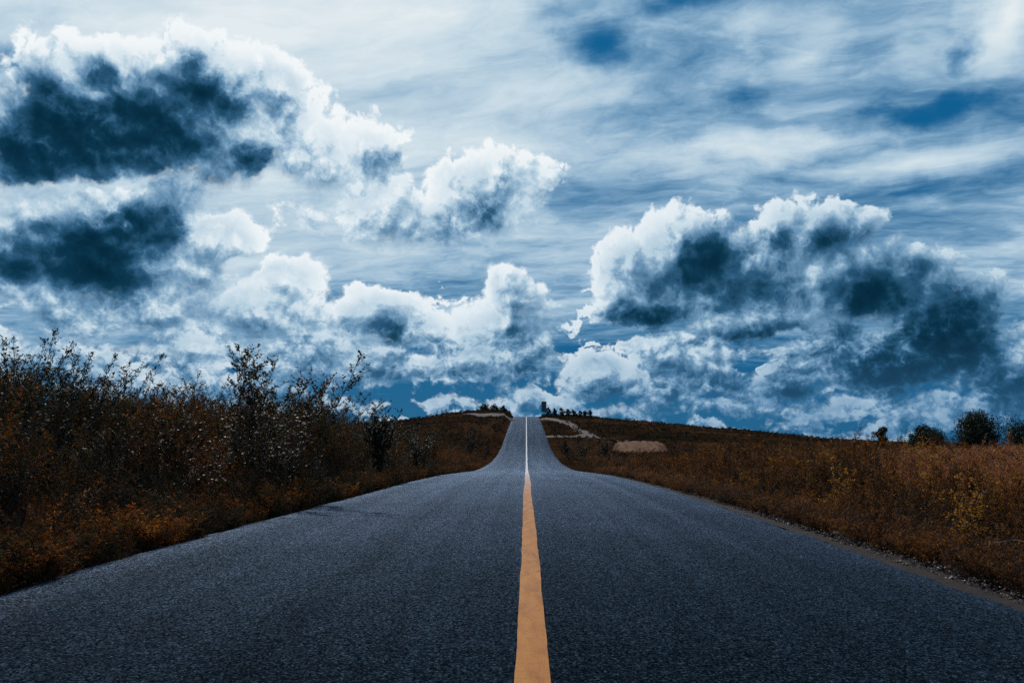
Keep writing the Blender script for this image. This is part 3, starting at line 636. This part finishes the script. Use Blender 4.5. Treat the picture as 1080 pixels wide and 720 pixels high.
for i, (x, y, H, lean, lab) in enumerate([(-5.15, 7.85, 2.0, .10, 'tall thin weed with a single feathery head at the left edge of the photo'),
        (-5.35, 8.3, 1.8, .22, 'pair of dark feathery weed heads leaning right, next after the one at the edge'),
        (-5.5, 8.8, 1.85, .24, 'densest dark feathery weed head arching over the left bank'),
        (-5.3, 8.9, 1.62, .12, 'short upright feathery weed in the gap between the arching heads'),
        (-5.4, 9.5, 1.82, .25, 'broad branching feathery weed right of the upright one'),
        (-5.35, 9.95, 1.88, .30, 'feathery weed leaning farthest right above the left bank')]):
    shrub('weed', plant(110+i, H+.02, 3 if i != 3 else 1, .10, (lean, 0), 9, .20, (.045, .014), 9, .45, 2.6, (.12, .12), r=.006), x, y, lab, 'weed', LEAF_DARK, group=hd)
shrub('bush', plant(120, 3.5, 9, .22, (.05, 0), 16, .8, (.12, .06), 16, .05, 0, (.25, .2), r=.03), -5.6, 80., 'dark bush standing beside the asphalt at the foot of the left hill', 'bush', LEAF_DARK, BARK)
for i, (x, y, H, lab) in enumerate([(5.9, 84., 2.4, 'dark green bush at the right road edge where the climb begins'), (8.6, 88., 2.1, 'dark green bush between the road edge bush and the tan soil mound'), (4.9, 97., 1.9, 'small dark bush higher up the right side of the climb')]):
    shrub('bush', plant(125+i, H, 9, .4, (0, 0), 12, .8, (.13, .07), 14, .03, 0, (.25, .2), r=.02), x, y, lab, 'bush', LEAF_DARK, BARK)
for i, (x, y, H, lab) in enumerate([(5.9, 11.9, 1.12, 'bright yellow leaved weed in the rusty meadow, the tallest yellow one'), (5.4, 9.9, .95, 'yellow green leafy weed in front of the tallest yellow one'), (6.5, 10.8, 1.0, 'yellow leaved weed nearest the pale grass'), (5.1, 13.4, 1.0, 'yellow leaved weed standing farther back than the other yellow ones'), (4.75, 9.0, .7, 'shortest yellow leaved weed, close to the gritty verge')]):
    shrub('yellow_weed', plant(130+i, H, 8, .3, (.05, 0), 11, .24, (.036, .018), 10, .15, 0, (.84, .16), r=.005), x, y, lab, 'weed', LEAF_RIGHT)

def tree(name, x, y, H, W, seed, label, n=2600, leaf=.20, lobes=9, trunk=.12, low=.25, group=None):
    g = np.random.RandomState(seed); e = tag(link(name, None, loc=(x, y, float(ground(x, y))-.05)), label, 'tree', group)
    top = np.array([g.normal(0, .03)*H, 0, H*.72]); q = np.linspace(0, 1, 7)
    tp = np.outer(q, top)+np.outer(np.sin(q*3.1), [g.normal(0, .04)*H, g.normal(0, .04)*H, 0]); SQ = [tube_quads(tp, trunk, trunk*.3, 7)]
    LQ, LT = [], []
    for k in range(lobes):
        a = k*2.4+g.uniform(-.5, .5); t = (k+.5)/lobes; hz = H*(low+(1-low)*.86*t)
        rad = W*.5*(1-abs(t-.38)**1.5*1.0)*g.uniform(.45, 1.0)*(.9 if k < lobes-1 else .3); c = np.array([np.cos(a)*rad*.75, np.sin(a)*rad*.75, hz])
        p0 = np.array([np.interp(hz*.7, tp[:, 2], tp[:, j]) for j in range(3)])
        bq = np.linspace(0, 1, 5); SQ.append(tube_quads(p0+np.outer(bq, c-p0)+np.outer(np.sin(bq*3.1), [0, 0, -.06*H]), trunk*.4, trunk*.1, 5))
        m = n//lobes; m = int(m*2.7); sub = max(4, m//60); R0 = W*.24*g.uniform(.7, 1.15)
        for s in range(sub):
            d = unit(g.normal(0, 1, 3)); cc = c+d*R0*g.uniform(.3, 1)*np.array([1, 1, .75]); mm = m//sub
            P = cc+g.normal(0, R0*.22, (mm, 3)); D = g.normal(0, 1, (mm, 3)); N = unit(g.normal(0, 1, (mm, 3)))
            LQ.append(leaf_quads(P, D, N, g.uniform(.6, 1.2, mm)*leaf, g.uniform(.6, 1.2, mm)*leaf*.6)); LT.append(np.clip(g.normal(.3, .18, mm)+g.normal(0, .12), 0, 1))
    link('crown', soup('crown', np.concatenate(LQ), np.concatenate(LT)), LEAF_DARK, e); s = np.concatenate(SQ); link('trunk', soup('trunk', s, np.zeros(len(s))), BARK, e)
    return e
tree('tree', 55.8, 100., 4.9, 7.2, 202, 'largest round dark tree on the right skyline', 5200, .22, 13, .2, .08)
tree('tree', 64.2, 104., 4.3, 7.4, 203, 'dark spreading tree cut off by the right edge of the photo', 3800, .22, 11, .17, .08)
tree('tree', 45.4, 92., 3.7, 5.4, 204, 'low wide dark tree left of the largest skyline tree', 3600, .2, 10, .14, .06)
tree('small_tree', 39.6, 90., 3.6, 2.2, 205, 'small dark tree standing alone, leftmost on the right skyline', 1300, .18, 6, .09)
thin = 'bare thin saplings'
for i, (x, y, H, lab) in enumerate([(20.9, 60., 2.7, 'thin sapling on the right skyline nearest the low hill end'), (23.1, 60., 2.8, 'thin wispy sapling midway between the hill end and the small lone tree'), (33.8, 73., 3.6, 'tall thin wispy sapling just right of the small lone tree')]):
    shrub('sapling', plant(140+i, H, 3, .12, (.05, 0), 9, .5, (.10, .04), 4, .4, 0, (.3, .2), r=.018), x, y, lab, 'sapling', LEAF_DARK, BARK, parts=('foliage', 'trunk'))
ROW = [('first and roundest dark bush beside the crest sign', 6.0, 1.9, 1.9), ('second dark bush from the sign along the crest', 7.9, 1.75, 1.7), ('third dark bush from the sign along the crest, a little wider', 9.7, 1.65, 2.2), ('fourth dark bush from the sign along the crest', 11.5, 1.5, 1.9),
    ('fifth dark bush from the sign, in the middle of the close set ones', 13.2, 1.4, 1.9), ('sixth dark bush from the sign along the crest', 14.8, 1.35, 1.6), ('seventh dark bush from the sign, second from the end of the row', 16.2, 1.3, 1.6), ('last dark bush of the crest row, farthest from the sign', 17.6, 1.35, 1.8)]
for i, (lab, x, H, W) in enumerate(ROW):
    tree('round_bush', x, 221., H+.75, W*1.1, 220+i, lab, 900, .18, 8, .08, .10, group='row of bushes on the crest')['category'] = 'bush'
for i, (lab, x, y, H) in enumerate([('leftmost tiny sapling on the left hill skyline', -24.3, 203, 1.0), ('tiny sapling second from the left on the left hill skyline', -22.9, 204, 1.3), ('tiny sapling in the middle of the left hill skyline', -21.6, 205, 1.1), ('tiny sapling next to the tallest one on the left hill skyline', -20.6, 206, 1.2), ('tallest tiny sapling on the left hill skyline', -18.6, 208, 2.4)]):
    shrub('sapling', plant(160+i, H+.3, 3, .10, (0, 0), 7, .3, (.16, .10), 5, .3, 0, (.2, .15), r=.03), x, y, lab, 'sapling', LEAF_DARK, BARK, group='saplings on the left hill', parts=('foliage', 'trunk'))
for i, (lab, x, y, H, W) in enumerate([('low dark bush on the left hill top, farthest from the crest road', -11.2, 214, 1.3, 3.2), ('low dark bush on the left hill top, second from the crest road', -8.6, 216, 1.5, 3.), ('dark bush on the left hill top right above the crest road', -6.3, 217, 1.3, 2.4)]):
    tree('bush', x, y, H+.4, W, 240+i, lab, 900, .2, 8, .07, .1)['category'] = 'bush'

# ------------------------------------------------------------------ sign on the crest
def box(bm, c, s, rot=None):
    import mathutils
    M = mathutils.Matrix.Translation(c)@mathutils.Matrix.Diagonal((*s, 1.)); bmesh.ops.create_cube(bm, size=1., matrix=M)
def bobj(name, fn, mat, parent, bev=.0):
    bm = bmesh.new(); fn(bm)
    if bev: bmesh.ops.bevel(bm, geom=list(bm.edges), offset=bev, segments=2, affect='EDGES')
    me = bpy.data.meshes.new(name); bm.to_mesh(me); bm.free(); return link(name, me, mat, parent)
import bmesh
sx, sy = 4.75, 216.
sg = tag(link('road_sign', None, loc=(sx, sy, float(ground(sx, sy))-.1)), 'tall dark rectangular road sign on a thin post at the crest', 'road sign')
SH = 1.55
bobj('post', lambda b: bmesh.ops.create_cone(b, cap_ends=True, segments=14, radius1=.09, radius2=.08, depth=SH+2.4, matrix=__import__('mathutils').Matrix.Translation((0, .10, (SH+2.4)/2))), metal_mat('post_steel', (.10, .11, .12)), sg)
pn = bobj('panel', lambda b: box(b, (0, 0, SH+1.36), (1.26, .05, 2.68)), metal_mat('sign_face', (.035, .05, .06), .6, .1), sg, .015)
def fr(b):
    for x in (-.66, .66): box(b, (x, 0, SH+1.36), (.06, .09, 2.80))
    for z in (SH-.01, SH+2.73): box(b, (0, 0, z), (1.26, .09, .06))
bobj('frame', fr, metal_mat('sign_frame', (.02, .025, .03), .5, .3), sg)
BR = metal_mat('sign_brace', (.08, .09, .1))
for z in (.5, 1.36, 2.2): bobj('brace', lambda b: box(b, (0, .06, SH+z), (1.1, .06, .07)), BR, sg)

# ------------------------------------------------------------------ soil mound
mu = np.linspace(-1, 1, 90); mv = np.linspace(-1, 1, 60); MU, MV = np.meshgrid(mu, mv)
mx0, my0, mw, md, mh = 14.3, 99., 3.2, 6.5, 1.55
ev = np.clip((1-np.abs(MU+.06*wav(MU*3, MV*3, 2., 71)))/.28, 0, 1); fv = np.clip((MV+1)/1.35, 0, 1)*np.clip((1-MV)/.3, 0, 1); prof = ev*ev*(3-2*ev)*fv
MZ = mh*prof*(1-.06*MU)+.10*ev*fv**.5*wav(MU*mw, MV*md*.3, .9, 72)+.03*np.sin(MU*30+3*MV)*(prof > .05)
MX = mx0+MU*mw*1.15; MY = my0+MV*md
mz = np.minimum.reduce([ground(MX, MY)])-.12+MZ
tag(link('soil_mound', grid_mesh('soil_mound', np.stack([MX, MY, mz], -1)), soil_mat('tan_soil', (.16, .068, .033))), 'bare tan soil mound cut into the right slope', 'soil mound', kind='structure')

# ------------------------------------------------------------------ stones, dry stalks
def rock_bm(seed, r, sub=2):
    import mathutils
    bm = bmesh.new(); bmesh.ops.create_icosphere(bm, subdivisions=sub, radius=r); o = mathutils.Vector((seed*3.7, seed*1.3, 0))
    for v in bm.verts:
        n = mathutils.noise.noise(v.co/r*.9+o); m = mathutils.noise.noise(v.co/r*2.6+o); v.co *= 1+.35*n+.12*m; v.co.z *= .62
    return bm
PALE = stone_mat()
for i, (x, y, r, lab) in enumerate([(3.72, 9.9, .042, 'largest pale stone on the gritty verge beside the rusty weeds'), (3.88, 9.5, .03, 'pale stone close in front of the largest verge stone'), (3.78, 6.9, .026, 'small pale stone on the verge nearest the camera'), (4.0, 6.75, .02, 'pebble beside the nearest verge stone'), (3.7, 12.2, .035, 'pale stone on the verge, farthest of the verge stones')]):
    bm = rock_bm(i+1, r); me = bpy.data.meshes.new('stone'); bm.to_mesh(me); bm.free(); me.polygons.foreach_set('use_smooth', np.ones(len(me.polygons), bool))
    tag(link('stone', me, PALE, loc=(x, y, float(road_z(y))+r*.25)), lab, 'stone', 'stones on the verge')
# loose grit: small flat-sided chips
n = 9000; g = np.random.RandomState(5); yy = 3.+g.uniform(0, 1, n)**1.3*32; xx = 3.44+np.abs(g.normal(0, .20, n)); rr = g.uniform(.003, .006, n)+.014*g.uniform(0, 1, n)**4
P = np.stack([xx, yy, road_z(yy)+.0+rr*.3], 1); a = g.uniform(0, 6.28, n)
ux = np.stack([np.cos(a), np.sin(a), g.normal(0, .3, n)], 1)*rr[:, None]; uy = np.stack([-np.sin(a), np.cos(a), g.normal(0, .3, n)], 1)*rr[:, None]*.8; uz = np.array([0, 0, 1.])*rr[:, None]*.8
A, B, C_, D_, T_ = P-ux-uy*.6, P+ux-uy, P+ux*.8+uy, P-ux+uy*.9, P+uz
chips = np.concatenate([np.stack([A, B, T_+ux*.3, T_-ux*.3], 1), np.stack([B, C_, T_+uy*.2, T_+ux*.3], 1), np.stack([C_, D_, T_-ux*.3, T_+uy*.2], 1), np.stack([D_, A, T_-ux*.3, T_+uy*.1], 1)])
tag(link('gravel', soup('gravel', chips, np.tile(g.uniform(0, 1, n), 4)), leaf_mat('grit', [(0., (.03, .02, .018)), (.6, (.09, .06, .05)), (.95, (.2, .16, .14)), (1., (.55, .5, .47))], rough=.9, trans=0., spec=.2)), 'reddish grit and chippings scattered along the verge', 'gravel', kind='stuff')
def stalk(name, pts, r, lab, mat=STEM_PALE, twigs=0, seed=0):
    g = np.random.RandomState(seed); pts = np.array(pts, float); q = np.linspace(0, 1, len(pts)); u = np.linspace(0, 1, 12); P = np.stack([np.interp(u, q, pts[:, k]) for k in range(3)], 1)
    P = P+np.outer(np.sin(u*3.14), [0, 0, .025]); c = P[0].copy(); Q = [tube_quads(P-c, r, r*.4, 5)]
    for t in range(twigs):
        i = g.randint(2, 11); d = unit(g.normal(0, 1, 3)*np.array([1, 1, .4])+np.array([.3, .2, .3]))*g.uniform(.1, .28); Q.append(tube_quads((P[i]-c)+np.outer(np.linspace(0, 1, 4), d)+g.normal(0, .008, (4, 3)), r*.5, r*.2, 4))
    s = np.concatenate(Q); return tag(link(name, soup(name, s, np.zeros(len(s))), mat, loc=tuple(c)), lab, 'dry stalk')
stalk('dry_stalk', [(4.32, 7.75, road_z(7.75)+.16), (4.50, 7.55, road_z(7.5)+.20), (4.62, 7.2, road_z(7.2)+.06)], .006, 'pale curved dry stalk lying at the foot of the rusty weeds')
stalk('dead_branch', [(5.2, 8.5, .45), (5.5, 8.75, .56), (5.9, 9.0, .62)], .005, 'pale dead branch with bare twigs caught in the weeds at the right edge', twigs=26, seed=3)

# ------------------------------------------------------------------ light, camera, render
build_world()
sl = bpy.data.lights.new('sun', 'SUN'); sl.energy = 2.6; sl.angle = R(1.5); sl.color = (1., .95, .88)
so = bpy.data.objects.new('sun', sl); COL.objects.link(so)
sd = Vector((math.sin(R(SUN_AZ))*math.cos(R(SUN_EL)), math.cos(R(SUN_AZ))*math.cos(R(SUN_EL)), math.sin(R(SUN_EL))))
so.rotation_euler = (-sd).to_track_quat('-Z', 'Y').to_euler(); so.location = sd*50
cam = bpy.data.cameras.new('camera'); co = bpy.data.objects.new('camera', cam); COL.objects.link(co)
cam.sensor_width = 36; cam.lens = 28; cam.clip_end = 12000; cam.clip_start = .05
co.location = (-.029, 0, 1.18); co.rotation_euler = (R(90+6.47), 0, R(1.02)); SC.camera = co
SC.render.engine = 'CYCLES'; SC.view_settings.view_transform = 'Standard'; SC.view_settings.look = 'None'
SC.view_settings.exposure = 0; SC.view_settings.gamma = 1; SC.view_settings.use_curve_mapping = False
cy = SC.cycles; cy.max_bounces = 5; cy.diffuse_bounces = 2; cy.glossy_bounces = 2; cy.transmission_bounces = 2; cy.transparent_max_bounces = 4
cy.use_adaptive_sampling = True; cy.adaptive_threshold = .02; cy.use_denoising = False; cy.sample_clamp_indirect = 3.; cy.sample_clamp_direct = 2.5; cy.caustics_reflective = False; cy.caustics_refractive = False
